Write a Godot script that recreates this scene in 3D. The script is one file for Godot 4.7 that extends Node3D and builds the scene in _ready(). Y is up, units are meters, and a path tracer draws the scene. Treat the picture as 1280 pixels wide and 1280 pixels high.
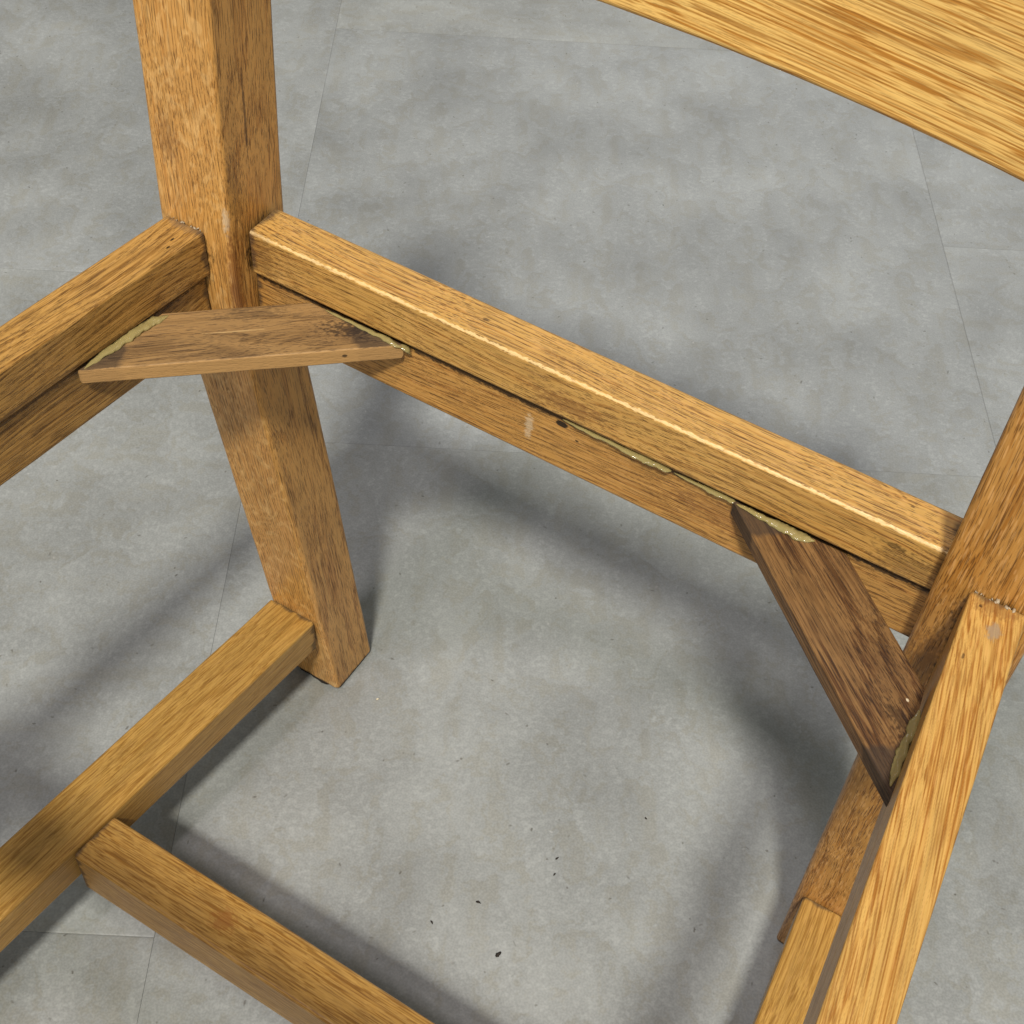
extends Node3D
# Close-up of an oak dining chair frame with its seat taken off, standing on grey stone-look vinyl tiles.

const SEAT_TOP := 0.43        # top of the seat rails
const BATTEN_DROP := 0.0247   # height of the upper batten of each rail
const RAIL_DROP := 0.0616     # from the top of the batten to the bottom of the lower rail
const PROUD := 0.0033         # the batten stands this far in front of the lower rail
const INNER := 0.3352         # clear width between the rear legs
const SPLAY := 0.0896         # the side rails spread towards the front
const LEG := 0.0407
const FRONT := 0.335          # z of the back of the front legs

var jobs: Array = []          # wood textures to compute
var end_grain: StandardMaterial3D
var glue: StandardMaterial3D
var crust: StandardMaterial3D
var chair: Node3D


func _ready() -> void:
	# ---- camera, lights, exposure ----
	var cam := Camera3D.new()
	cam.name = "camera"
	cam.fov = 39.877
	cam.near = 0.02
	cam.far = 60.0
	add_child(cam)
	cam.transform = Transform3D(Basis(Vector3(0.85103415, 0.04685557, -0.52301571), Vector3(-0.42629061, 0.6432375, -0.6360203), Vector3(0.30662222, 0.76423169, 0.56739117)).orthonormalized(), Vector3(0.35178, 0.83961, 0.37858))
	cam.current = true

	var env := Environment.new()
	env.background_mode = Environment.BG_COLOR
	env.background_color = Color(0.43, 0.435, 0.42)
	env.tonemap_mode = Environment.TONE_MAPPER_LINEAR
	env.tonemap_exposure = 1.06
	env.sdfgi_enabled = true
	env.ssao_enabled = true
	env.ssil_enabled = true
	var we := WorldEnvironment.new()
	we.name = "surroundings"
	we.environment = env
	add_child(we)

	area_light("ceiling_panel_light", Vector3(2.0, 8.4, 4.8), Vector3(0.17, 0.40, 0.10), Vector2(0.74, 0.74), 86.0, Color(1.0, 0.985, 0.945))
	area_light("second_ceiling_panel_light", Vector3(-0.23, 8.4, 3.3), Vector3(0.17, 0.40, 0.10), Vector2(0.8, 0.8), 24.0, Color(1.0, 0.965, 0.985))
	area_light("added_front_fill_light", Vector3(2.3, 2.0, 3.6), Vector3(0.17, 0.40, 0.0), Vector2(3.2, 1.8), 3.4, Color(0.97, 0.985, 1.0))  # unseen soft panel added to brighten the front and right-facing sides

	area_light("back_wall_window_light", Vector3(-1.2, 3.2, -5.0), Vector3(0.0, 0.0, -0.6), Vector2(3.4, 1.8), 4.6, Color(0.97, 0.985, 1.0))

	# ---- materials shared by small things ----
	end_grain = StandardMaterial3D.new()
	end_grain.resource_name = "oak end grain"
	end_grain.albedo_color = Color(0.30, 0.20, 0.11)  # deepened: shade of the open joint gaps put into the colour
	end_grain.roughness = 0.7
	glue = StandardMaterial3D.new()
	glue.resource_name = "dried yellow glue"
	glue.albedo_color = Color(0.70, 0.635, 0.41, 0.6)
	glue.refraction_enabled = true
	glue.refraction_scale = 0.05
	glue.roughness = 0.14
	glue.metallic_specular = 0.5
	crust = StandardMaterial3D.new()
	crust.resource_name = "dried white glue crust"
	crust.albedo_color = Color(0.64, 0.57, 0.46)
	crust.roughness = 0.4

	build_floor()
	build_chair()
	bake_all()
	build_crumbs()


func area_light(called: String, at: Vector3, towards: Vector3, size: Vector2, energy: float, tint: Color) -> void:
	var l := AreaLight3D.new()
	l.name = called
	l.area_size = size
	l.light_energy = energy
	l.light_color = tint
	l.area_range = 20.0
	l.area_attenuation = 2.0
	l.shadow_enabled = true
	add_child(l)
	l.look_at_from_position(at, towards, Vector3(0.1, 0.2, 1).normalized())


# ------------------------------------------------------------------ helpers
func part(called: String, mesh: Mesh, mats: Array, parent: Node) -> MeshInstance3D:
	var o := MeshInstance3D.new()
	o.name = called
	o.mesh = mesh
	for i in mats.size():
		if mesh.get_surface_count() > i:
			o.set_surface_override_material(i, mats[i])
	parent.add_child(o, true)
	return o


func tag(o: Node, label: String, category: String, group := "") -> void:
	o.set_meta("label", label)
	o.set_meta("category", category)
	if group != "":
		o.set_meta("group", group)


class Mesher:
	var v := PackedVector3Array()
	var n := PackedVector3Array()
	var t := PackedVector2Array()
	var ix := PackedInt32Array()

	func vert(p: Vector3, nn: Vector3, uv: Vector2) -> int:
		v.append(p)
		n.append(nn)
		t.append(uv)
		return v.size() - 1

	func tri(a: int, b: int, c: int) -> void:
		var f := (v[b] - v[a]).cross(v[c] - v[a])
		if f.length_squared() < 1e-22:
			return
		if f.dot(n[a] + n[b] + n[c]) > 0.0:   # counter-clockwise from outside: turn it
			ix.append_array(PackedInt32Array([a, c, b]))
		else:
			ix.append_array(PackedInt32Array([a, b, c]))

	func quad(a: int, b: int, c: int, d: int) -> void:
		tri(a, b, c)
		tri(a, c, d)

	func into(m: ArrayMesh) -> void:
		if ix.is_empty():
			return
		var arr := []
		arr.resize(Mesh.ARRAY_MAX)
		arr[Mesh.ARRAY_VERTEX] = v
		arr[Mesh.ARRAY_NORMAL] = n
		arr[Mesh.ARRAY_TEX_UV] = t
		arr[Mesh.ARRAY_INDEX] = ix
		m.add_surface_from_arrays(Mesh.PRIMITIVE_TRIANGLES, arr)


# A length of timber. path: centres, av / bv: the two cross axes (unit), w along av, h along bv, r: corner radius.
# miter0 / miter1: how far the ends lean along the axis per metre of a. The texture wraps round it: u along, v round from the +b face.
func timber(path: PackedVector3Array, av: Vector3, bv: Vector3, w: float, h: float, r: float, sd: int, miter0 := 0.0, miter1 := 0.0, wobble := 0.00025) -> ArrayMesh:
	var side := Mesher.new()
	var cap := Mesher.new()
	var seg := 4
	var flat: Array = []     # [a, b, na, nb, perimeter]
	var corners := [[1, 1, 0.0], [1, -1, w], [-1, -1, w + h], [-1, 1, 2.0 * w + h]]
	# round from the +b face: the corner at (+a, +b) is at perimeter w, and so on
	for c in 4:
		var sa: float = corners[c][0]
		var sb: float = corners[c][1]
		var per: float = [w, w + h, w + h + w, 2.0 * (w + h)][c]
		for k in seg + 1:
			var f := float(k) / seg
			var ang: float = PI / 2.0 - (c + f) * PI / 2.0
			var ca := cos(ang)
			var sn := sin(ang)
			flat.append([sa * (w / 2.0 - r) + ca * r, sb * (h / 2.0 - r) + sn * r, ca, sn, per + (f - 0.5) * 2.0 * r])
	# start in the middle of the last corner: move those past the end to the front
	var total := 2.0 * (w + h)
	var first: Array = []
	var rest: Array = []
	for q in flat:
		if q[4] > total + 1e-6:
			first.append([q[0], q[1], q[2], q[3], q[4] - total])
		else:
			rest.append(q)
	var ring: Array = []
	for q in rest:
		if absf(q[4] - total) < 1e-6:
			ring.append([q[0], q[1], q[2], q[3], 0.0])
	ring.append_array(first)
	ring.append_array(rest)
	var rows := path.size()
	var lengths := PackedFloat32Array([0.0])
	for i in range(1, rows):
		lengths.append(lengths[i - 1] + path[i].distance_to(path[i - 1]))
	var full := lengths[rows - 1]
	var ext := maxf(absf(miter0), absf(miter1)) * w / 2.0 + 0.001
	var nz := FastNoiseLite.new()
	nz.seed = sd
	nz.frequency = 1.0
	var bev := 0.0009
	var stations: Array = [[0, bev], [0, 0.0]]
	for i in range(1, rows - 1):
		stations.append([i, 0.0])
	stations.append([rows - 1, 0.0])
	stations.append([rows - 1, bev])
	var cnt := ring.size()
	for s in stations.size():
		var i: int = stations[s][0]
		var inset: float = stations[s][1]
		var dirv := (path[mini(i + 1, rows - 1)] - path[maxi(i - 1, 0)]).normalized()
		var out := 0.0
		if s == 1:
			out = bev
		elif s == stations.size() - 2:
			out = -bev
		var mit: float = lerpf(miter0, miter1, lengths[i] / full)
		for q in ring:
			var a: float = q[0]
			var b: float = q[1]
			var sc_a: float = 1.0 - inset / (w / 2.0)
			var sc_b: float = 1.0 - inset / (h / 2.0)
			var along: float = out + mit * a
			var nrm: Vector3 = av * q[2] + bv * q[3]
			nrm = (nrm - dirv * nrm.dot(dirv)).normalized()
			var p: Vector3 = path[i] + av * a * sc_a + bv * b * sc_b + dirv * along
			p += nrm * nz.get_noise_3d(p.x * 22.0, p.y * 22.0, p.z * 22.0) * wobble
			side.vert(p, nrm, Vector2((lengths[i] + along + ext) / (full + 2.0 * ext), q[4] / total))
	for s in stations.size() - 1:
		for j in cnt - 1:
			side.quad(s * cnt + j, s * cnt + j + 1, (s + 1) * cnt + j + 1, (s + 1) * cnt + j)
	for e in 2:
		var s: int = 0 if e == 0 else stations.size() - 1
		var dirv := (path[1] - path[0]).normalized() * -1.0 if e == 0 else (path[rows - 1] - path[rows - 2]).normalized()
		var c := cap.vert(path[0] if e == 0 else path[rows - 1], dirv, Vector2(0.5, 0.5))
		var base := cap.v.size()
		for j in cnt:
			var q: Array = ring[j]
			cap.vert(side.v[s * cnt + j], dirv, Vector2(q[0] / w + 0.5, q[1] / h + 0.5))
		for j in cnt - 1:
			cap.tri(c, base + j, base + j + 1)
	var m := ArrayMesh.new()
	side.into(m)
	cap.into(m)
	return m


func straight(a: Vector3, b: Vector3, pieces := 12) -> PackedVector3Array:
	var p := PackedVector3Array()
	for i in pieces + 1:
		p.append(a.lerp(b, float(i) / pieces))
	return p


# Asks for the texture of one timber (all lengths in millimetres) and returns its material, filled in by bake_all().
# k: base, dark, pore (colours), spacing, centre, slope, pores, rays, streak, spots, gloss
func oak(called: String, length: float, w: float, h: float, sd: int, k: Dictionary, miter := 0.0) -> StandardMaterial3D:
	var m := StandardMaterial3D.new()
	m.resource_name = called
	jobs.append({"m": m, "ext": absf(miter) * w * 500.0 + 1.0, "l": length * 1000.0 + 2.0 * (absf(miter) * w * 500.0 + 1.0), "w": w * 1000.0, "h": h * 1000.0, "seed": sd, "k": k})
	return m


func bake_all() -> void:
	var id := WorkerThreadPool.add_group_task(bake, jobs.size())
	WorkerThreadPool.wait_for_group_task_completion(id)
	for j in jobs:
		var m: StandardMaterial3D = j.m
		m.albedo_texture = ImageTexture.create_from_image(j.colour)
		var relief := ImageTexture.create_from_image(j.relief)
		m.heightmap_enabled = true
		m.heightmap_texture = relief
		m.heightmap_scale = 0.022
		m.roughness = 1.0
		m.roughness_texture = relief
		m.roughness_texture_channel = BaseMaterial3D.TEXTURE_CHANNEL_GREEN
		m.metallic_specular = 0.42


func noise(sd: int, octaves := 1) -> FastNoiseLite:
	var n := FastNoiseLite.new()
	n.seed = sd
	n.frequency = 1.0
	n.noise_type = FastNoiseLite.TYPE_SIMPLEX
	n.fractal_type = FastNoiseLite.FRACTAL_FBM if octaves > 1 else FastNoiseLite.FRACTAL_NONE
	n.fractal_octaves = octaves
	return n


# Solid oak: growth rings round a pith that lies off the timber, vessels as fine dark dashes, medullary rays as pale flecks.
func bake(index: int) -> void:
	var j: Dictionary = jobs[index]
	var k: Dictionary = j.k
	var len_mm: float = j.l
	var w: float = j.w
	var h: float = j.h
	var ext: float = j.ext
	var per := 2.0 * (w + h)
	var du: float = k.get("along", 2.2)
	var dv: float = k.get("across", 3.6)
	var iw := mini(int(len_mm * du), 2048)
	var ih := mini(int(per * dv), 2048)
	var base: Color = (k.base as Color).srgb_to_linear()
	var dark: Color = (k.dark as Color).srgb_to_linear()
	var pore_c: Color = (k.get("pore", Color(0.27, 0.155, 0.06)) as Color).srgb_to_linear()
	var ray_c: Color = (k.get("ray", Color(0.90, 0.68, 0.42)) as Color).srgb_to_linear()
	var spacing: float = k.get("spacing", 2.6)
	var centre: Vector2 = k.get("centre", Vector2(20, -90))
	var slope: Vector2 = k.get("slope", Vector2(0.02, 0.03))
	var pores: float = k.get("pores", 0.75)
	var rays: float = k.get("rays", 0.3)
	var ring_s: float = k.get("rings", 0.55)
	var rough: float = k.get("rough", 0.36)
	var dirt: float = k.get("dirt", 0.15)
	var warp_mm: float = k.get("warp", 3.0)
	var ends: float = k.get("ends", 0.72)
	var bold: float = k.get("bold", 0.0)
	var bold_l: float = k.get("bold_l", 0.02)
	var veins: float = k.get("veins", 0.0)
	var sd: int = j.seed * 17
	var n_warp := noise(sd + 1)
	var n_streak := noise(sd + 2, 2)
	var n_pore := noise(sd + 3)
	var n_ray := noise(sd + 4)
	var n_dirt := noise(sd + 5, 3)
	var n_fine := noise(sd + 6)
	var big := centre.length()
	var col := PackedByteArray()
	col.resize(iw * ih * 3)
	var rel := PackedByteArray()
	rel.resize(iw * ih * 3)
	var lin := PackedFloat32Array()
	lin.resize(iw * ih * 3)
	for y in ih:
		var q := (y + 0.5) / ih * per
		var a: float
		var b: float
		if q < w:
			a = q - w / 2.0
			b = h / 2.0
		elif q < w + h:
			a = w / 2.0
			b = h / 2.0 - (q - w)
		elif q < 2.0 * w + h:
			a = w / 2.0 - (q - w - h)
			b = -h / 2.0
		else:
			a = -w / 2.0
			b = -h / 2.0 + (q - 2.0 * w - h)
		for x in iw:
			var l := (x + 0.5) / iw * len_mm
			var wa := n_warp.get_noise_3d(l * 0.0045, a * 0.012, b * 0.012)
			var wb := n_warp.get_noise_3d(l * 0.018 + 91.0, a * 0.05, b * 0.05)
			var ra := a - centre.x + slope.x * l + wa * warp_mm
			var rb := b - centre.y + slope.y * l + wa * warp_mm + wb * 0.6
			var r := sqrt(ra * ra + rb * rb)
			var t := atan2(ra, rb) * big
			var fine0 := n_fine.get_noise_3d(l * 0.012 + 40.0, r * 0.5, t * 0.5)
			var st := n_streak.get_noise_3d(l * 0.006, r * 0.22, t * 0.09)
			var ph := r / spacing + st * 0.3 + fine0 * 0.25
			ph -= floorf(ph)
			# earlywood: rises sharply at the ring's start, dies away through it
			var early := clampf(1.0 - ph * 2.1, 0.0, 1.0)
			if ph > 0.9:
				early = (ph - 0.9) * 10.0
			var fine := n_fine.get_noise_3d(l * 0.018, r * 1.5, t * 1.5)
			var pn := n_pore.get_noise_3d(l * 0.042, r * 2.5, t * 2.5)
			var thr := lerpf(0.46, 0.10, early)
			var pore := clampf((pn - thr) * 6.0, 0.0, 1.0) * pores
			var rn := n_ray.get_noise_3d(l * 0.085 + wb * 0.5, r * 0.06, t * 0.85)
			var ray := clampf((rn - 0.38) * 5.0, 0.0, 1.0) * rays * (1.0 if absf(b) > h / 2.0 - 0.1 or veins == 0.0 else 0.12)
			var mixd := clampf(early * ring_s + fine * 0.38 + st * 0.3 + 0.06, 0.0, 1.0)
			if bold > 0.0:
				var bn := n_fine.get_noise_3d(l * bold_l + wb * 0.4 + 17.0, r * 0.95 + st * 0.4, t * 0.95)
				mixd = clampf(mixd + clampf((bn + 0.10) * 1.9, 0.0, 1.0) * bold, 0.0, 1.0)
			var bright := 1.0 + st * 0.16 + fine * 0.10
			var cr := lerpf(base.r, dark.r, mixd) * bright
			var cg := lerpf(base.g, dark.g, mixd) * bright
			var cb := lerpf(base.b, dark.b, mixd) * bright
			cr = lerpf(cr, ray_c.r, ray)
			cg = lerpf(cg, ray_c.g, ray)
			cb = lerpf(cb, ray_c.b, ray)
			var vein := 0.0
			if veins > 0.0 and absf(b) > h / 2.0 - 0.1:
				var vn := absf(n_ray.get_noise_3d(l * 0.040 - a * 0.055 + wb * 0.35 + fine * 0.08, a * 0.03 + 9.0, b * 0.02))
				vein = clampf(1.0 - vn * 11.0, 0.0, 1.0) * veins
				ray = maxf(ray, vein)
			cr = lerpf(cr, ray_c.r, vein * 0.75)
			cg = lerpf(cg, ray_c.g, vein * 0.75)
			cb = lerpf(cb, ray_c.b, vein * 0.75)
			pore *= 1.0 - ray * 0.7
			cr = lerpf(cr, pore_c.r, pore * 0.85)
			cg = lerpf(cg, pore_c.g, pore * 0.85)
			cb = lerpf(cb, pore_c.b, pore * 0.85)
			var dn := n_dirt.get_noise_3d(l * 0.03, a * 0.07, b * 0.07)
			var d := clampf((dn + 0.05) * 1.6, 0.0, 1.0) * dirt
			cr *= 1.0 - d * 0.75
			cg *= 1.0 - d * 0.80
			cb *= 1.0 - d * 0.82
			# timber ends painted dark: joint grime plus the shade of the gaps
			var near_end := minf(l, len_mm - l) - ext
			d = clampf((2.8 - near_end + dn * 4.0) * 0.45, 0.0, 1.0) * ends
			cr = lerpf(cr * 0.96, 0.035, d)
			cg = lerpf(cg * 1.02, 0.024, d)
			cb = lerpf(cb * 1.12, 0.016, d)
			var o := (y * iw + x) * 3
			lin[o] = cr
			lin[o + 1] = cg
			lin[o + 2] = cb
			rel[o] = int(clampf(200.0 - pore * 150.0 - early * 22.0 + fine * 20.0 + ray * 14.0, 0.0, 255.0))
			rel[o + 1] = int(clampf((rough + pore * 0.22 + d * 0.35 + dn * 0.05 - ray * 0.05) * 255.0, 20.0, 255.0))
	# marks with a shape of their own: [along mm, round mm, half length, half width, colour, strength, raggedness]
	for spot in k.get("spots", []):
		var s: Array = spot.duplicate()
		s[0] += ext
		var sc: Color = (s[4] as Color).srgb_to_linear()
		var x0 := maxi(int((s[0] - s[2] * 1.5) / len_mm * iw), 0)
		var x1 := mini(int((s[0] + s[2] * 1.5) / len_mm * iw) + 1, iw)
		var y0 := int((s[1] - s[3] * 1.5) / per * ih)
		var y1 := int((s[1] + s[3] * 1.5) / per * ih) + 1
		for yy in range(y0, y1):
			var y := posmod(yy, ih)
			for x in range(x0, x1):
				var l := (x + 0.5) / iw * len_mm
				var q := (yy + 0.5) / ih * per
				var dd := sqrt(pow((l - s[0]) / s[2], 2.0) + pow((q - s[1]) / s[3], 2.0))
				var ragged: float = s[6]
				dd += (n_dirt.get_noise_3d(l * 0.22, q * 0.3, 7.0) * 0.8 + n_pore.get_noise_3d(l * 0.5, q * 1.2, 3.0) * 0.4) * ragged
				var f := clampf((1.0 - dd) * (2.2 if ragged > 0.3 else 5.0), 0.0, 1.0) * float(s[5])
				if f > 0.0:
					var o := (y * iw + x) * 3
					lin[o] = lerpf(lin[o], sc.r, f)
					lin[o + 1] = lerpf(lin[o + 1], sc.g, f)
					lin[o + 2] = lerpf(lin[o + 2], sc.b, f)
	for i in lin.size():
		var c := clampf(lin[i], 0.0, 1.0)
		c = 12.92 * c if c <= 0.0031308 else 1.055 * pow(c, 1.0 / 2.4) - 0.055
		col[i] = int(c * 255.0 + 0.5)
	j.colour = Image.create_from_data(iw, ih, false, Image.FORMAT_RGB8, col)
	j.relief = Image.create_from_data(iw, ih, false, Image.FORMAT_RGB8, rel)


# ------------------------------------------------------------------ floor
func build_floor() -> void:
	var fl := Node3D.new()
	fl.name = "floor"
	fl.set_meta("kind", "structure")
	fl.set_meta("label", "grey concrete-look vinyl tile floor under the chair")
	add_child(fl)
	var bed := StandardMaterial3D.new()
	bed.resource_name = "dark floor bed"
	bed.albedo_color = Color(0.20, 0.19, 0.18)
	bed.roughness = 0.9
	var slab := BoxMesh.new()
	slab.size = Vector3(14, 0.05, 14)
	var sl := part("floor_bed", slab, [bed], fl)
	sl.position = Vector3(0, -0.0305, 0)
	var mats := []
	var images := []
	images.resize(4)
	var id := WorkerThreadPool.add_group_task(func(i: int) -> void: images[i] = tile_image(i), 4)
	WorkerThreadPool.wait_for_group_task_completion(id)
	for i in 4:
		var m := StandardMaterial3D.new()
		m.resource_name = "concrete-look vinyl"
		m.albedo_texture = ImageTexture.create_from_image(images[i][0])
		m.roughness = 1.0
		m.roughness_texture = ImageTexture.create_from_image(images[i][1])
		m.roughness_texture_channel = BaseMaterial3D.TEXTURE_CHANNEL_GREEN
		m.heightmap_enabled = true
		m.heightmap_texture = m.roughness_texture
		m.heightmap_scale = 0.012
		m.metallic_specular = 0.5
		mats.append(m)
	var tile := 0.6085
	var mesh := tile_mesh(tile - 0.0002)
	var phi := 0.523
	var along := Vector3(sin(phi), 0, cos(phi))
	var across := Vector3(cos(phi), 0, -sin(phi))
	var first := [0.151, -0.268, -0.561, -0.10, 0.21, -0.35, 0.02, -0.22]
	var rng := RandomNumberGenerator.new()
	rng.seed = 5
	for c in range(-4, 5):
		var u0: float = -0.0747 + (c - 1) * tile
		var s0: float = first[posmod(c, 8)]
		for r in range(-5, 5):
			var centre: Vector3 = across * (u0 + tile / 2.0) + along * (s0 + (r + 0.5) * tile)
			var o := part("tile", mesh, [mats[rng.randi() % 4]], fl)
			var turn := rng.randi() % 4
			o.transform = Transform3D(Basis(across, Vector3.UP, along) * Basis(Vector3.UP, turn * PI / 2.0), centre + Vector3(0, rng.randf_range(-0.00008, 0.0), 0))


func tile_mesh(size: float) -> ArrayMesh:
	var me := Mesher.new()
	var b := 0.0009
	var hs := size / 2.0
	var rings := [[hs, -0.004], [hs, -0.00022], [hs - b, 0.0]]
	# top
	var t := []
	for c in [[-1, -1], [1, -1], [1, 1], [-1, 1]]:
		t.append(me.vert(Vector3(c[0] * (hs - b), 0, c[1] * (hs - b)), Vector3.UP, Vector2(c[0] * 0.5 + 0.5, c[1] * 0.5 + 0.5)))
	me.quad(t[0], t[1], t[2], t[3])
	for k in 2:
		for e in 4:
			var c0: Array = [[-1, -1], [1, -1], [1, 1], [-1, 1]][e]
			var c1: Array = [[1, -1], [1, 1], [-1, 1], [-1, -1]][e]
			var nrm: Vector3 = [Vector3(0, 0, -1), Vector3(1, 0, 0), Vector3(0, 0, 1), Vector3(-1, 0, 0)][e]
			if k == 1:
				nrm = (nrm * 0.18 + Vector3.UP).normalized()
			var q := []
			for p in [[c0, k], [c1, k], [c1, k + 1], [c0, k + 1]]:
				var rr: Array = rings[p[1]]
				q.append(me.vert(Vector3(p[0][0] * rr[0], rr[1], p[0][1] * rr[0]), nrm, Vector2(p[0][0] * 0.499 + 0.5, p[0][1] * 0.499 + 0.5)))
			me.quad(q[0], q[1], q[2], q[3])
	var m := ArrayMesh.new()
	me.into(m)
	return m


func tile_image(i: int) -> Array:
	var size := 1180
	var cloud := noise(100 + i, 6)
	cloud.fractal_gain = 0.64
	var brush := noise(200 + i, 4)
	var grit := noise(300 + i, 2)
	var patch := noise(500 + i, 3)
	var col := PackedByteArray()
	col.resize(size * size * 3)
	var rel := PackedByteArray()
	rel.resize(size * size * 3)
	var tint: Vector3 = [Vector3(1.0, 1.0, 1.0), Vector3(1.0, 0.998, 0.99), Vector3(0.995, 0.997, 1.0), Vector3(1.003, 1.0, 0.992)][i]
	var level: float = [0.0, 0.005, -0.004, 0.003][i]
	for y in size:
		for x in size:
			var u := x * 610.0 / size      # millimetres
			var v := y * 610.0 / size
			var c := cloud.get_noise_2d(u * 0.012, v * 0.012)
			var b := brush.get_noise_2d(u * 0.16, v * 0.12)
			var big := patch.get_noise_2d(u * 0.0045 + 70.0, v * 0.0045)
			var g := grit.get_noise_2d(u * 0.45, v * 0.45)
			var p := patch.get_noise_2d(u * 0.03 + c * 1.5, v * 0.03)
			var val := 0.56 + level + c * 0.030 + big * 0.050 + b * 0.012 + g * 0.032
			var pale := clampf((p - 0.12) * 2.5, 0.0, 1.0) * clampf((b + 0.0) * 3.5, 0.0, 1.0)
			val += pale * 0.026
			var warm := clampf((-p - 0.05) * 2.2, 0.0, 1.0)
			val -= warm * 0.022
			var o := (y * size + x) * 3
			col[o] = int(clampf(val * tint.x * (0.985 + warm * 0.012) * 255.0, 0, 255))
			col[o + 1] = int(clampf(val * tint.y * 255.0 * 0.999, 0, 255))
			col[o + 2] = int(clampf(val * tint.z * (0.985 - warm * 0.025) * 255.0, 0, 255))
			rel[o] = int(clampf(128.0 + g * 60.0 + b * 20.0, 0, 255))
			rel[o + 1] = int(clampf((0.46 + b * 0.08 + g * 0.05 - pale * 0.05) * 255.0, 0, 255))
	# printed grit: short dark and pale flecks
	var rng := RandomNumberGenerator.new()
	rng.seed = 900 + i
	for k in 900:
		var cx := rng.randf() * size
		var cy := rng.randf() * size
		var ang := rng.randf() * PI
		var long := rng.randf_range(1.0, 3.2) * (1.5 if k % 17 == 0 else 1.0)
		var wide := rng.randf_range(0.8, 1.5)
		var light := k % 3 == 0
		var power := pow(rng.randf(), 2.2) * (0.30 if light else 0.62)
		for dy in range(-6, 7):
			for dx in range(-6, 7):
				var px := int(cx) + dx
				var py := int(cy) + dy
				if px < 0 or py < 0 or px >= size or py >= size:
					continue
				var fx := px - cx
				var fy := py - cy
				var e := pow((fx * cos(ang) + fy * sin(ang)) / long, 2.0) + pow((-fx * sin(ang) + fy * cos(ang)) / wide, 2.0) + grit.get_noise_2d(px * 0.4, py * 0.4) * 0.6
				var f := clampf(1.3 - e, 0.0, 1.0) * power
				if f > 0.0:
					var o := (py * size + px) * 3
					for q in 3:
						col[o + q] = int(lerpf(col[o + q], [215.0, 212.0, 206.0][q] if light else [62.0, 58.0, 50.0][q], f))
	return [Image.create_from_data(size, size, false, Image.FORMAT_RGB8, col), Image.create_from_data(size, size, false, Image.FORMAT_RGB8, rel)]


# ------------------------------------------------------------------ chair
func leg_z(y: float) -> float:      # front face of the rear legs
	var bend := 0.3906
	var lower := 0.0118 - 0.1296 * (bend - y)
	var upper := 0.0118 - 0.0484 * (y - bend)
	# the two rakes blend over a short curve
	return -log(exp(-lower * 350.0) + exp(-upper * 350.0)) / 350.0 + 0.0012


func side_x(off: float, z: float, right: bool) -> float:      # inner face of a side rail, off metres outwards of it
	var x := -off - SPLAY * z
	return INNER - x if right else x


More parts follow.
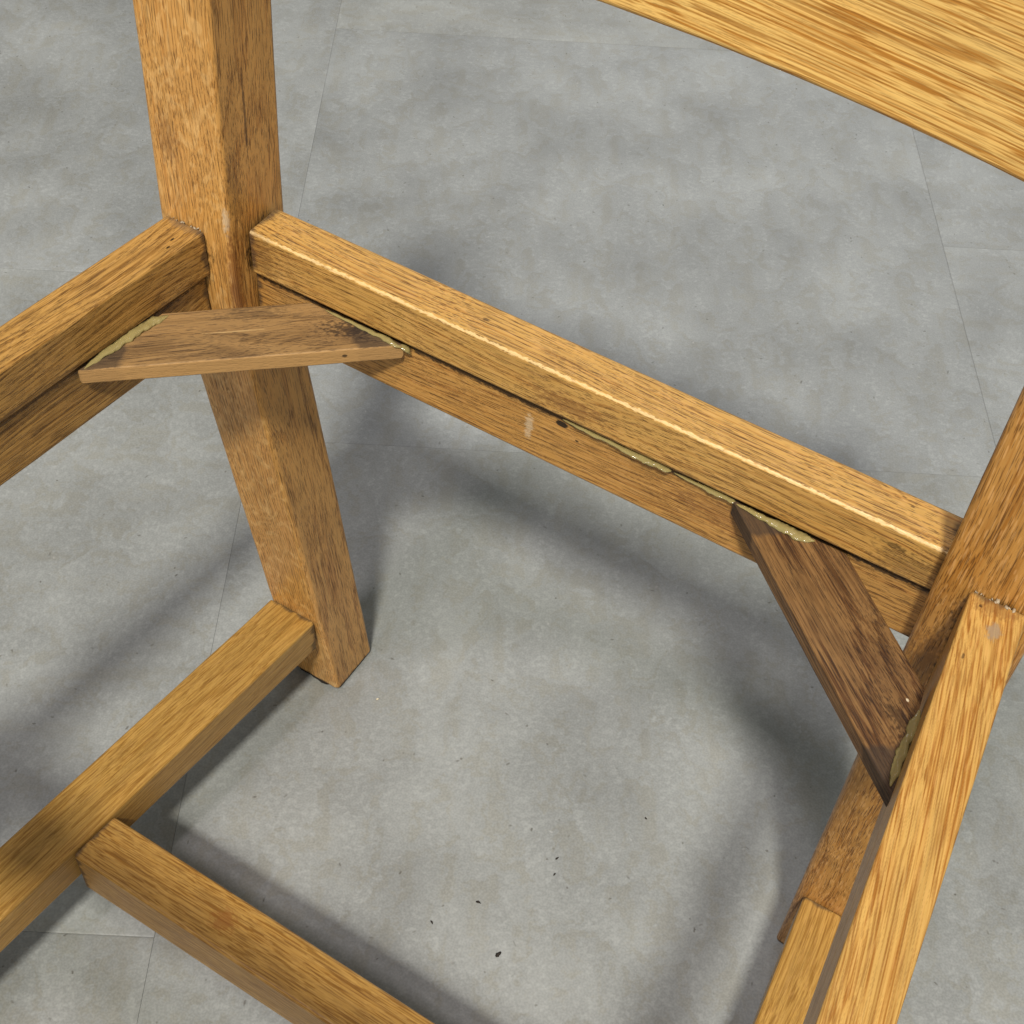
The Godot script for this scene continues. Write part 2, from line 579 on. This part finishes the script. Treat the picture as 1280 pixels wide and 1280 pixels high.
func build_chair() -> void:
	chair = Node3D.new()
	chair.name = "dining_chair"
	add_child(chair)
	tag(chair, "golden oak dining chair frame with its seat removed, standing on grey tiles", "chair")
	var gold := Color(0.77, 0.56, 0.27)
	var amber := Color(0.60, 0.385, 0.14)
	var black := Color(0.07, 0.05, 0.035)
	var dirt_and_shade := Color(0.22, 0.14, 0.085)  # dark brown for dirty marks and for shade painted along the grooves
	var white := Color(0.86, 0.80, 0.68)

	# rear legs
	for right in [false, true]:
		var path := PackedVector3Array()
		var top := 0.70
		for i in 61:
			var y: float = lerpf(0.0028, top, i / 60.0)
			path.append(Vector3(INNER + LEG / 2.0 if right else -LEG / 2.0, y, leg_z(y) - LEG / 2.0))
		var k := {"base": gold, "dark": amber, "spacing": 2.4, "slope": Vector2(0.0, 0.012), "across": 5.6, "along": 1.6}
		if right:
			k.merge({"centre": Vector2(-30, -85), "rays": 0.35, "rings": 0.7, "base": Color(0.74, 0.525, 0.255), "bold": 0.3, "dirt": 0.2,
				"spots": [[414.0, 23.0, 16.0, 13.0, Color(0.10, 0.06, 0.035), 0.85, 0.5], [370.0, 8.0, 30.0, 9.0, dirt_and_shade, 0.45, 0.6], [379.0, 14.5, 2.6, 1.6, black, 0.8, 0.2], [400.0, 22.0, 5.0, 12.0, dirt_and_shade, 0.6, 0.7]]}, true)
		else:
			k.merge({"centre": Vector2(-110, 6), "rays": 0.3, "rings": 0.5, "spacing": 2.0, "base": Color(0.84, 0.61, 0.315), "dark": Color(0.66, 0.43, 0.18), "ray": Color(0.96, 0.76, 0.47), "veins": 0.55, "dirt": 0.16,
				"spots": [[414.0, 63.0, 16.0, 13.5, Color(0.07, 0.05, 0.03), 0.9, 0.4], [384.0, 66.0, 24.0, 10.0, Color(0.09, 0.06, 0.04), 0.8, 0.5], [414.0, 17.5, 16.0, 13.5, Color(0.12, 0.08, 0.05), 0.8, 0.5], [470.0, 11.0, 14.0, 6.0, Color(0.45, 0.29, 0.17), 0.35, 0.9], [452.0, 48.0, 25.0, 6.0, dirt_and_shade, 0.35, 0.8], [485.0, 58.0, 24.0, 0.8, dirt_and_shade, 0.6, 0.3], [440.0, 40.0, 8.0, 2.5, white, 0.45, 0.7], [400.0, 42.0, 40.0, 5.0, Color(0.42, 0.22, 0.10), 0.6, 0.5]]}, true)  # first marks: joint grime and painted shade round the rail ends
		var leg := part("rear_leg", timber(path, Vector3.RIGHT, Vector3(0, 0, 1), LEG, LEG, 0.003, 11 if right else 12), [oak("oak of a rear leg", top, LEG, LEG, 31 if right else 32, k), end_grain], chair)
		glide(leg, path[0] + Vector3(-0.0012, -0.0014, 0.0030), right)

	# backrest board, hollowed in plan
	var board_h := 0.066
	var board_t := 0.02
	var bp := PackedVector3Array()
	for i in 25:
		var x := lerpf(-0.006, INNER + 0.006, i / 24.0)
		bp.append(Vector3(x, 0.58 + board_h / 2.0, -0.0277 + 0.67 * pow(x - 0.168, 2.0) - board_t / 2.0))
	var up := Vector3(0, 1, -0.0484).normalized()
	part("backrest", timber(bp, up, Vector3(0, 0.0484, 1).normalized(), board_h, board_t, 0.003, 13),
		[oak("oak of the backrest", 0.347, board_h, board_t, 33, {"base": Color(0.96, 0.76, 0.42), "dark": Color(0.70, 0.46, 0.17), "pore": Color(0.46, 0.27, 0.09), "spacing": 3.4, "centre": Vector2(70, -75), "slope": Vector2(0.025, 0.01), "rings": 0.35, "bold": 0.72, "bold_l": 0.012, "pores": 0.35, "rays": 0.0, "dirt": 0.04, "across": 5.5, "along": 2.2}), end_grain], chair)

	# back rail: an upper batten and a lower rail set back under it
	var zb := -0.0212
	var back := Node3D.new()
	back.name = "back_rail"
	chair.add_child(back, true)
	var y_mid := SEAT_TOP - BATTEN_DROP / 2.0
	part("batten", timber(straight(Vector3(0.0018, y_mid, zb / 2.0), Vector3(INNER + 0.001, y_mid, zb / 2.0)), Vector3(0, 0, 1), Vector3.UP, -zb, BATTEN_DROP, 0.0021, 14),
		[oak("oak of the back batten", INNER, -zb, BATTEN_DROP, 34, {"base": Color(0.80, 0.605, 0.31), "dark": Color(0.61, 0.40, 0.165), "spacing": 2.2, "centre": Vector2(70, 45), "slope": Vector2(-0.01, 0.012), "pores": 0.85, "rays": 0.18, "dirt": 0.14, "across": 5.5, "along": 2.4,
			"spots": [[168.0, 21.2, 600.0, 1.1, Color(0.95, 0.82, 0.58), 0.65, 0.9], [6.0, 32.0, 12.0, 14.0, Color(0.36, 0.22, 0.12), 0.4, 0.8], [120.0, 10.0, 2.0, 1.2, dirt_and_shade, 0.7, 0.4], [168.0, 37.0, 20.0, 6.0, Color(0.42, 0.24, 0.11), 0.45, 0.8], [315.0, 30.0, 7.0, 1.4, black, 0.6, 0.7], [322.0, 38.0, 18.0, 8.0, dirt_and_shade, 0.35, 0.8], [190.0, 44.6, 60.0, 1.1, dirt_and_shade, 0.6, 0.6]]}), end_grain], back)  # first mark paints the worn edge and its highlight; last darkens the groove lip
	var lh := RAIL_DROP - BATTEN_DROP - 0.0014
	var ly := SEAT_TOP - BATTEN_DROP - 0.0014 - lh / 2.0
	var lt := 0.017
	part("lower_rail", timber(straight(Vector3(0.0004, ly, -PROUD - lt / 2.0), Vector3(INNER + 0.001, ly, -PROUD - lt / 2.0)), Vector3(0, 0, 1), Vector3.UP, lt, lh, 0.0034, 15),
		[oak("oak of the lower back rail", INNER, lt, lh, 35, {"base": Color(0.77, 0.56, 0.28), "dark": Color(0.58, 0.37, 0.15), "spacing": 2.0, "centre": Vector2(55, 60), "slope": Vector2(0.012, -0.02), "pores": 0.85, "rays": 0.15, "dirt": 0.18, "across": 5.5, "along": 2.4,
			"spots": [[166.0, 22.5, 3.2, 2.0, black, 0.95, 0.15], [174.0, 28.5, 0.9, 0.6, black, 0.9, 0.1], [150.0, 33.0, 2.4, 9.0, white, 0.4, 0.5], [60.0, 27.0, 30.0, 5.0, Color(0.44, 0.25, 0.12), 0.5, 0.6], [250.0, 31.0, 40.0, 9.0, Color(0.40, 0.22, 0.10), 0.35, 0.8], [180.0, 19.0, 300.0, 2.4, Color(0.13, 0.09, 0.06), 0.85, 0.6]]}), end_grain], back)  # last mark paints the groove under the batten dark: dirt and shade

	# side rails the same way, spreading towards the front
	for right in [false, true]:
		var rail := Node3D.new()
		rail.name = "side_rail"
		chair.add_child(rail, true)
		var width := 0.0217
		var z0: float = leg_z(SEAT_TOP) + 0.0006
		var z1 := FRONT
		var off := 0.0123 + width / 2.0
		var a := Vector3(side_x(off, z0, right), y_mid, z0)
		var b := Vector3(side_x(off, z1, right), y_mid, z1)
		var axis := (b - a).normalized()
		var sidev := Vector3(axis.z, 0, -axis.x)       # to the right when looking back
		var mit: float = -sidev.z / axis.z
		var k := {"base": Color(0.74, 0.55, 0.28), "dark": Color(0.54, 0.37, 0.155), "spacing": 2.3, "bold": 0.35, "centre": Vector2(-55, -65), "slope": Vector2(0.0, 0.02), "rings": 0.7, "pores": 0.8, "rays": 0.12, "dirt": 0.2, "across": 5.5, "along": 2.4}
		if right:
			k.merge({"base": Color(0.82, 0.63, 0.33), "dark": Color(0.60, 0.38, 0.14), "pore": Color(0.45, 0.26, 0.09), "spacing": 2.6, "slope": Vector2(-0.09, 0.0), "rings": 0.3, "bold": 0.6, "bold_l": 0.018, "pores": 0.4, "dirt": 0.08,
				"spots": [[14.0, 12.0, 4.5, 3.5, Color(0.60, 0.52, 0.42), 0.8, 0.6], [5.0, 5.0, 0.8, 0.8, black, 0.8, 0.2], [30.0, 5.0, 1.5, 0.5, dirt_and_shade, 0.7, 0.3], [4.0, 11.0, 4.0, 12.0, Color(0.45, 0.28, 0.13), 0.5, 0.7]]}, true)
		else:
			k.merge({"spots": [[12.0, 14.5, 1.2, 0.55, black, 0.95, 0.1], [17.0, 17.0, 1.2, 0.55, black, 0.95, 0.1], [2.0, 11.0, 4.0, 11.0, Color(0.50, 0.40, 0.28), 0.5, 0.7], [100.0, 44.5, 120.0, 1.5, dirt_and_shade, 0.5, 0.6]]}, true)
		part("batten", timber(straight(a, b), sidev, Vector3.UP, width, BATTEN_DROP, 0.0013, 16 + int(right), mit, mit), [oak("oak of a side batten", a.distance_to(b), width, BATTEN_DROP, 36 + int(right), k, mit), end_grain], rail)
		var loff: float = 0.0123 + (0.0003 if right else PROUD) + lt / 2.0
		a = Vector3(side_x(loff, z0, right), ly, leg_z(ly) + 0.0006)
		b = Vector3(side_x(loff, z1, right), ly, z1)
		var k2: Dictionary = k.duplicate()
		k2.merge({"spots": [[120.0, 19.0 if not right else 70.0, 200.0, 2.4, dirt_and_shade, 0.7, 0.6]], "dirt": 0.3}, true)  # strip below the batten: groove dirt with its shade painted in
		part("lower_rail", timber(straight(a, b), sidev, Vector3.UP, lt, lh, 0.003, 18 + int(right), mit, mit), [oak("oak of a lower side rail", a.distance_to(b), lt, lh, 38 + int(right), k2, mit), end_grain], rail)

	# corner blocks
	for right in [false, true]:
		var c0 := Vector3(-0.0186, 0, 0.0907)     # the long inner edge
		var c1 := Vector3(0.0841, 0, 0.0015)
		var depth := 0.0333
		if right:
			c0 = Vector3(0.2512, 0, 0.0012)
			c1 = Vector3(0.3545, 0, 0.0912)
		var axis := (c1 - c0).normalized()
		var outv := Vector3(-axis.z, 0, axis.x) * -1.0 if not right else Vector3(axis.z, 0, -axis.x)
		if outv.z > 0.0:
			outv = -outv
		var av := -outv                            # towards the room inside the frame
		var thick := 0.0085
		var m0 := -1.08
		var m1 := 1.16
		if right:
			m0 = -1.14
			m1 = 1.12
		var centre0 := c0 + outv * depth / 2.0 + axis * (-m0 * depth / 2.0) * 1.0
		var centre1 := c1 + outv * depth / 2.0 - axis * (m1 * depth / 2.0)
		centre0 -= axis * 0.0026
		centre1 += axis * 0.0026
		var yv := Vector3(0, 0.4046 - thick / 2.0, 0)
		var k := {"base": Color(0.60, 0.455, 0.27), "dark": Color(0.44, 0.32, 0.175), "pore": Color(0.20, 0.12, 0.07), "spacing": 3.0, "centre": Vector2(14, -60), "slope": Vector2(0.03, 0.02), "rough": 0.62, "dirt": 0.32, "across": 6.0, "along": 3.0, "rays": 0.0,
			"spots": [[104.0, 20.0, 16.0, 7.0, Color(0.14, 0.10, 0.08), 0.75, 1.0], [58.0, 5.0, 16.0, 4.0, Color(0.15, 0.11, 0.08), 0.3, 1.0], [68.0, 37.3, 300.0, 4.6, Color(0.72, 0.555, 0.34), 0.75, 0.1], [97.0, 37.0, 1.4, 0.9, black, 0.8, 0.2], [50.0, 16.0, 15.0, 0.5, Color(0.75, 0.62, 0.42), 0.6, 0.3]]}
		if right:
			k.merge({"base": Color(0.53, 0.385, 0.22), "dark": Color(0.34, 0.22, 0.115), "bold": 0.4, "pore": Color(0.13, 0.08, 0.045), "spacing": 2.0, "rough": 0.42, "dirt": 0.35, "rings": 0.8,
				"spots": [[95.0, 16.0, 9.0, 4.0, Color(0.12, 0.08, 0.05), 0.6, 0.9], [118.0, 14.0, 22.0, 14.0, Color(0.22, 0.12, 0.06), 0.5, 0.8], [88.0, 9.0, 0.8, 0.6, white, 0.8, 0.1]]}, true)
		var block := part("corner_block", timber(straight(centre0 + yv, centre1 + yv, 6), av, Vector3.UP, depth, thick, 0.0009, 20 + int(right), m0, m1), [oak("oak of a corner block", centre0.distance_to(centre1), depth, thick, 40 + int(right), k, maxf(absf(m0), absf(m1))), end_grain], chair)
		block.set_meta("label", "dark brown corner block glued beside the right rear leg" if right else "dusty corner block with a pale sawn edge across the left rear leg")
		if right:
			bead("glue_bead", block, [Vector3(0.2515, 0.4052, 0.0012), Vector3(0.262, 0.4053, 0.0016), Vector3(0.272, 0.4050, 0.0020), Vector3(0.280, 0.4051, 0.0022), Vector3(0.2865, 0.4050, 0.0012)], [0.0008, 0.0016, 0.0021, 0.0023, 0.0010], glue, 3)
			bead("glue_bead", block, [Vector3(0.3512, 0.4050, 0.0530), Vector3(0.3522, 0.4050, 0.0640), Vector3(0.3526, 0.4050, 0.0760), Vector3(0.3540, 0.4048, 0.0890)], [0.0009, 0.0018, 0.0017, 0.0012], glue, 4)
		else:
			bead("glue_bead", block, [Vector3(-0.0190, 0.4046, 0.0900), Vector3(-0.0176, 0.4050, 0.0750), Vector3(-0.0155, 0.4052, 0.0600), Vector3(-0.0140, 0.4050, 0.0500), Vector3(-0.0115, 0.4048, 0.0435)], [0.0009, 0.0020, 0.0024, 0.0022, 0.0008], glue, 5)
			bead("glue_bead", block, [Vector3(0.044, 0.4050, 0.0009), Vector3(0.057, 0.4050, 0.0012), Vector3(0.070, 0.4050, 0.0012), Vector3(0.079, 0.4050, 0.0016), Vector3(0.086, 0.4040, 0.0010)], [0.0006, 0.0008, 0.0012, 0.0016, 0.0012], glue, 6)
			bead("glue_drip", block, [Vector3(0.0835, 0.4040, 0.0006), Vector3(0.0875, 0.4020, -0.0012), Vector3(0.0890, 0.3985, -0.0022)], [0.0014, 0.0020, 0.0009], glue, 7)
	# glue that ran along the groove of the back rail, and a drop below it
	bead("glue_run", back, [Vector3(0.1675, 0.4030, -0.0020), Vector3(0.178, 0.4035, -0.0015), Vector3(0.192, 0.4036, -0.0012), Vector3(0.206, 0.4037, -0.0009), Vector3(0.217, 0.4037, -0.0009), Vector3(0.2205, 0.4035, -0.0014)], [0.0006, 0.0010, 0.0012, 0.0019, 0.0021, 0.0008], glue, 8)
	bead("glue_run", back, [Vector3(0.2215, 0.4025, -0.0020), Vector3(0.233, 0.4026, -0.0018), Vector3(0.245, 0.4030, -0.0014), Vector3(0.251, 0.4036, -0.0004)], [0.0006, 0.0010, 0.0014, 0.0013], glue, 9)
	bead("glue_drop", back, [Vector3(0.0640, 0.3935, -0.0032), Vector3(0.0655, 0.3900, -0.0032)], [0.0011, 0.0013], crust, 10)
	# white crust where the side rails are glued to the legs
	var rails := [chair.get_node("side_rail"), chair.get_child(chair.get_node("side_rail").get_index() + 1)]
	var lz := leg_z(SEAT_TOP)
	crumbs_along("glue_crust", rails[0], Vector3(-0.0352, SEAT_TOP - 0.0004, lz + 0.0006), Vector3(-0.0138, SEAT_TOP - 0.0006, lz + 0.0006), 15, 0.0008, 11)
	crumbs_along("glue_crust", rails[1], Vector3(0.3490, SEAT_TOP - 0.0004, lz + 0.0006), Vector3(0.3705, SEAT_TOP - 0.0004, lz + 0.0010), 20, 0.0011, 12)

	# stretchers
	var ys := 0.0934
	var hs := 0.0293
	var ws := 0.0349
	for right in [false, true]:
		var off := 0.0071 + ws / 2.0
		var z0 := leg_z(ys) + 0.0002
		var a := Vector3(side_x(off, z0, right), ys - hs / 2.0, z0)
		var b := Vector3(side_x(off, FRONT, right), ys - hs / 2.0, FRONT)
		var axis := (b - a).normalized()
		var sidev := Vector3(axis.z, 0, -axis.x)
		var mit: float = -sidev.z / axis.z
		part("side_stretcher", timber(straight(a, b), sidev, Vector3.UP, ws, hs, 0.0022, 22 + int(right), mit, mit),
			[oak("oak of a side stretcher", a.distance_to(b), ws, hs, 42 + int(right), {"base": Color(0.73, 0.55, 0.27), "dark": Color(0.55, 0.38, 0.145), "pore": Color(0.40, 0.25, 0.09), "spacing": 3.0, "centre": Vector2(60, -80), "slope": Vector2(0.03, 0.03), "rings": 0.4, "bold": 0.5, "pores": 0.35, "rays": 0.1, "dirt": 0.08, "across": 4.0, "along": 2.0}, mit), end_grain], chair)
	var yc := 0.0906
	var hc := 0.0412
	var wc := 0.0312
	var zc := 0.1782 - wc / 2.0
	part("cross_stretcher", timber(straight(Vector3(side_x(0.0071, zc, false) + 0.0002, yc - hc / 2.0, zc), Vector3(side_x(0.0071, zc, true) - 0.0002, yc - hc / 2.0, zc)), Vector3(0, 0, 1), Vector3.UP, wc, hc, 0.0022, 24, -SPLAY, SPLAY),
		[oak("oak of the cross stretcher", 0.38, wc, hc, 44, {"base": Color(0.74, 0.55, 0.265), "dark": Color(0.54, 0.36, 0.13), "pore": Color(0.36, 0.21, 0.07), "spacing": 3.4, "centre": Vector2(80, -60), "slope": Vector2(0.02, 0.02), "rings": 0.25, "bold": 0.7, "bold_l": 0.035, "pores": 0.35, "rays": 0.35, "ray": Color(0.80, 0.61, 0.32), "dirt": 0.12, "across": 4.0, "along": 2.0,
			"spots": [[95.0, 16.0, 8.0, 8.0, Color(0.55, 0.32, 0.13), 0.5, 0.7]]}, SPLAY), end_grain], chair)

	# front legs and front rail, out of the picture
	var plain := {"base": gold, "dark": amber, "across": 1.6, "along": 1.0}
	var fm := oak("oak of the front legs", SEAT_TOP, 0.042, 0.042, 45, plain)
	for right in [false, true]:
		var x: float = side_x(0.0123 + 0.0105, FRONT + 0.021, right)
		part("front_leg", timber(straight(Vector3(x, 0.0, FRONT + 0.021), Vector3(x, SEAT_TOP, FRONT + 0.021)), Vector3.RIGHT, Vector3(0, 0, 1), 0.042, 0.042, 0.003, 25), [fm, end_grain], chair)
	var xf := side_x(0.0018, FRONT + 0.02, false)
	part("front_rail", timber(straight(Vector3(xf + 0.001, SEAT_TOP - 0.03, FRONT + 0.02), Vector3(INNER - xf - 0.001, SEAT_TOP - 0.03, FRONT + 0.02)), Vector3(0, 0, 1), Vector3.UP, 0.02, 0.06, 0.002, 26), [oak("oak of the front rail", 0.4, 0.02, 0.06, 46, plain), end_grain], chair)


func glide(leg: Node, at: Vector3, right: bool) -> void:
	var felt := StandardMaterial3D.new()
	felt.resource_name = "dark felt"
	felt.albedo_color = Color(0.13, 0.10, 0.08)
	felt.roughness = 0.95
	var me := Mesher.new()
	var nz := FastNoiseLite.new()
	nz.seed = 71 + int(right)
	nz.frequency = 0.9
	var count := 32
	var rings := []
	for k in 3:
		var row := []
		for i in count:
			var ang := TAU * i / count
			var sq: float = 0.0172 / maxf(absf(cos(ang)), absf(sin(ang)))
			sq = minf(sq, 0.0212) + nz.get_noise_2d(cos(ang) * 3.0, sin(ang) * 3.0) * 0.0016
			if k == 2:
				sq *= 0.94
			var p := Vector3(cos(ang) * sq, [0.0, 0.0010, 0.0014][k], sin(ang) * sq)
			row.append(me.vert(at + Vector3(p.x, p.y - 0.0013, p.z), Vector3(cos(ang), [0.0, 0.3, 0.8][k], sin(ang)).normalized(), Vector2(i / 32.0, k / 3.0)))
		rings.append(row)
	for k in 2:
		for i in count:
			var i2 := (i + 1) % count
			me.quad(rings[k][i], rings[k][i2], rings[k + 1][i2], rings[k + 1][i])
	var c := me.vert(at + Vector3(0, 0.0001, 0), Vector3.UP, Vector2(0.5, 0.5))
	for i in count:
		me.tri(c, rings[2][i], rings[2][(i + 1) % count])
	var m := ArrayMesh.new()
	me.into(m)
	part("felt_glide", m, [felt], leg)


# A lumpy run of dried glue along points, with a radius at each.
func bead(called: String, parent: Node, pts: Array, radii: Array, mat: Material, sd: int) -> void:
	var nz := FastNoiseLite.new()
	nz.seed = sd
	nz.frequency = 1.0
	var cu := Curve3D.new()
	for p in pts:
		cu.add_point(p)
	var me := Mesher.new()
	var fine: Array = []
	for i in pts.size() - 1:
		for k in 16:
			fine.append([(pts[i] as Vector3).lerp(pts[i + 1], k / 16.0), lerpf(radii[i], radii[i + 1], smoothstep(0.0, 1.0, k / 16.0))])
	fine.append([pts[-1], radii[-1]])
	var n := fine.size()
	var sides := 12
	for i in n:
		var d: Vector3 = (fine[mini(i + 1, n - 1)][0] - fine[maxi(i - 1, 0)][0]).normalized()
		var s := d.cross(Vector3.UP).normalized()
		var u := s.cross(d).normalized()
		var end := minf(1.0, sqrt(maxf(0.02, minf(i, n - 1 - i) / 6.0)))
		for k in sides + 1:
			var ang := TAU * (k % sides) / sides
			var c: Vector3 = fine[i][0]
			var dirv := s * cos(ang) + u * sin(ang)
			var q := c * 120.0 + dirv * 0.45
			var rr: float = fine[i][1] * 0.78 * end * (0.95 + 0.8 * nz.get_noise_3d(q.x, q.y, q.z) + 0.25 * nz.get_noise_3d(q.x * 3.1, q.y * 3.1, q.z * 3.1))
			me.vert(c + s * cos(ang) * rr * 1.35 + u * sin(ang) * rr * 0.55, dirv, Vector2(float(i) / n, float(k) / sides))
	for i in n - 1:
		for k in sides:
			me.quad(i * (sides + 1) + k, i * (sides + 1) + k + 1, (i + 1) * (sides + 1) + k + 1, (i + 1) * (sides + 1) + k)
	var st := SurfaceTool.new()
	var m := ArrayMesh.new()
	me.into(m)
	st.create_from(m, 0)
	st.generate_normals()
	part(called, st.commit(), [mat], parent)


# Flakes of dried glue scattered along a joint, one mesh.
func crumbs_along(called: String, parent: Node, a: Vector3, b: Vector3, count: int, r: float, sd: int) -> void:
	var rng := RandomNumberGenerator.new()
	rng.seed = sd
	var st := SurfaceTool.new()
	for i in count:
		var f := rng.randf()
		var p := a.lerp(b, f) + Vector3(rng.randf_range(-0.0003, 0.0003), 0, rng.randf_range(-0.0004, 0.0007))
		var grow: float = 0.6 + 0.9 * smoothstep(0.2, 0.8, f) if sd == 12 else 1.0
		var bs := Basis(Vector3(rng.randf() - 0.5, 1, rng.randf() - 0.5).normalized(), rng.randf() * TAU)
		st.append_from(crumb_mesh(r * grow * pow(rng.randf(), 1.6) + 0.0001, sd * 100 + i), 0, Transform3D(bs, p))
	var m := st.commit()
	part(called, m, [crust], parent)


# ------------------------------------------------------------------ crumbs on the floor
func build_crumbs() -> void:
	var darkm := StandardMaterial3D.new()
	darkm.resource_name = "dark dirt crumb"
	darkm.albedo_color = Color(0.16, 0.13, 0.10)
	darkm.roughness = 0.8
	var palem := StandardMaterial3D.new()
	palem.resource_name = "pale glue crumb"
	palem.albedo_color = Color(0.85, 0.80, 0.68)
	palem.roughness = 0.5
	var list := [
		[Vector3(0.1943, 0, 0.0632), 0.0014, darkm, "largest dark brown crumb on the floor inside the chair frame"],
		[Vector3(0.1658, 0, 0.0412), 0.0010, darkm, "dark curled crumb just behind the largest one on the floor"],
		[Vector3(0.1485, 0, 0.0680), 0.0008, darkm, "small dark crumb nearest the cross stretcher on the floor"],
		[Vector3(0.1922, 0, -0.0117), 0.0008, darkm, "upper of two tiny dark crumbs close together in mid floor"],
		[Vector3(0.1965, 0, -0.0012), 0.0007, darkm, "lower of two tiny dark crumbs close together in mid floor"],
		[Vector3(0.2271, 0, -0.0684), 0.0007, darkm, "tiny grey-brown crumb on the floor nearest the right rear leg's shadow"],
		[Vector3(0.0262, 0, -0.0474), 0.0008, palem, "tiny pale crumb on the tile beside the foot of the left rear leg"],
	]
	for c in list:
		var o := part("crumb", crumb_mesh(c[1], int(c[0].x * 10000.0)), [c[2]], self)
		o.position = c[0]
		o.rotation.y = c[0].x * 40.0
		tag(o, c[3], "crumb", "crumbs scattered on the floor")


func crumb_mesh(r: float, sd: int) -> ArrayMesh:
	var nz := FastNoiseLite.new()
	nz.seed = sd
	nz.frequency = 1.0
	var s := SphereMesh.new()
	s.radius = 1.0
	s.height = 2.0
	s.radial_segments = 10
	s.rings = 5
	var arr := s.get_mesh_arrays()
	var vs: PackedVector3Array = arr[Mesh.ARRAY_VERTEX]
	for i in vs.size():
		var p := vs[i]
		var f := 1.0 + 0.8 * nz.get_noise_3d(p.x * 1.6, p.y * 1.6, p.z * 1.6)
		vs[i] = Vector3(p.x * 1.5 * f + p.z * 0.3, p.y * 0.5 * f + 0.42, p.z * 0.75 * f + p.x * p.x * 0.4) * r
	arr[Mesh.ARRAY_VERTEX] = vs
	var m := ArrayMesh.new()
	m.add_surface_from_arrays(Mesh.PRIMITIVE_TRIANGLES, arr)
	return m
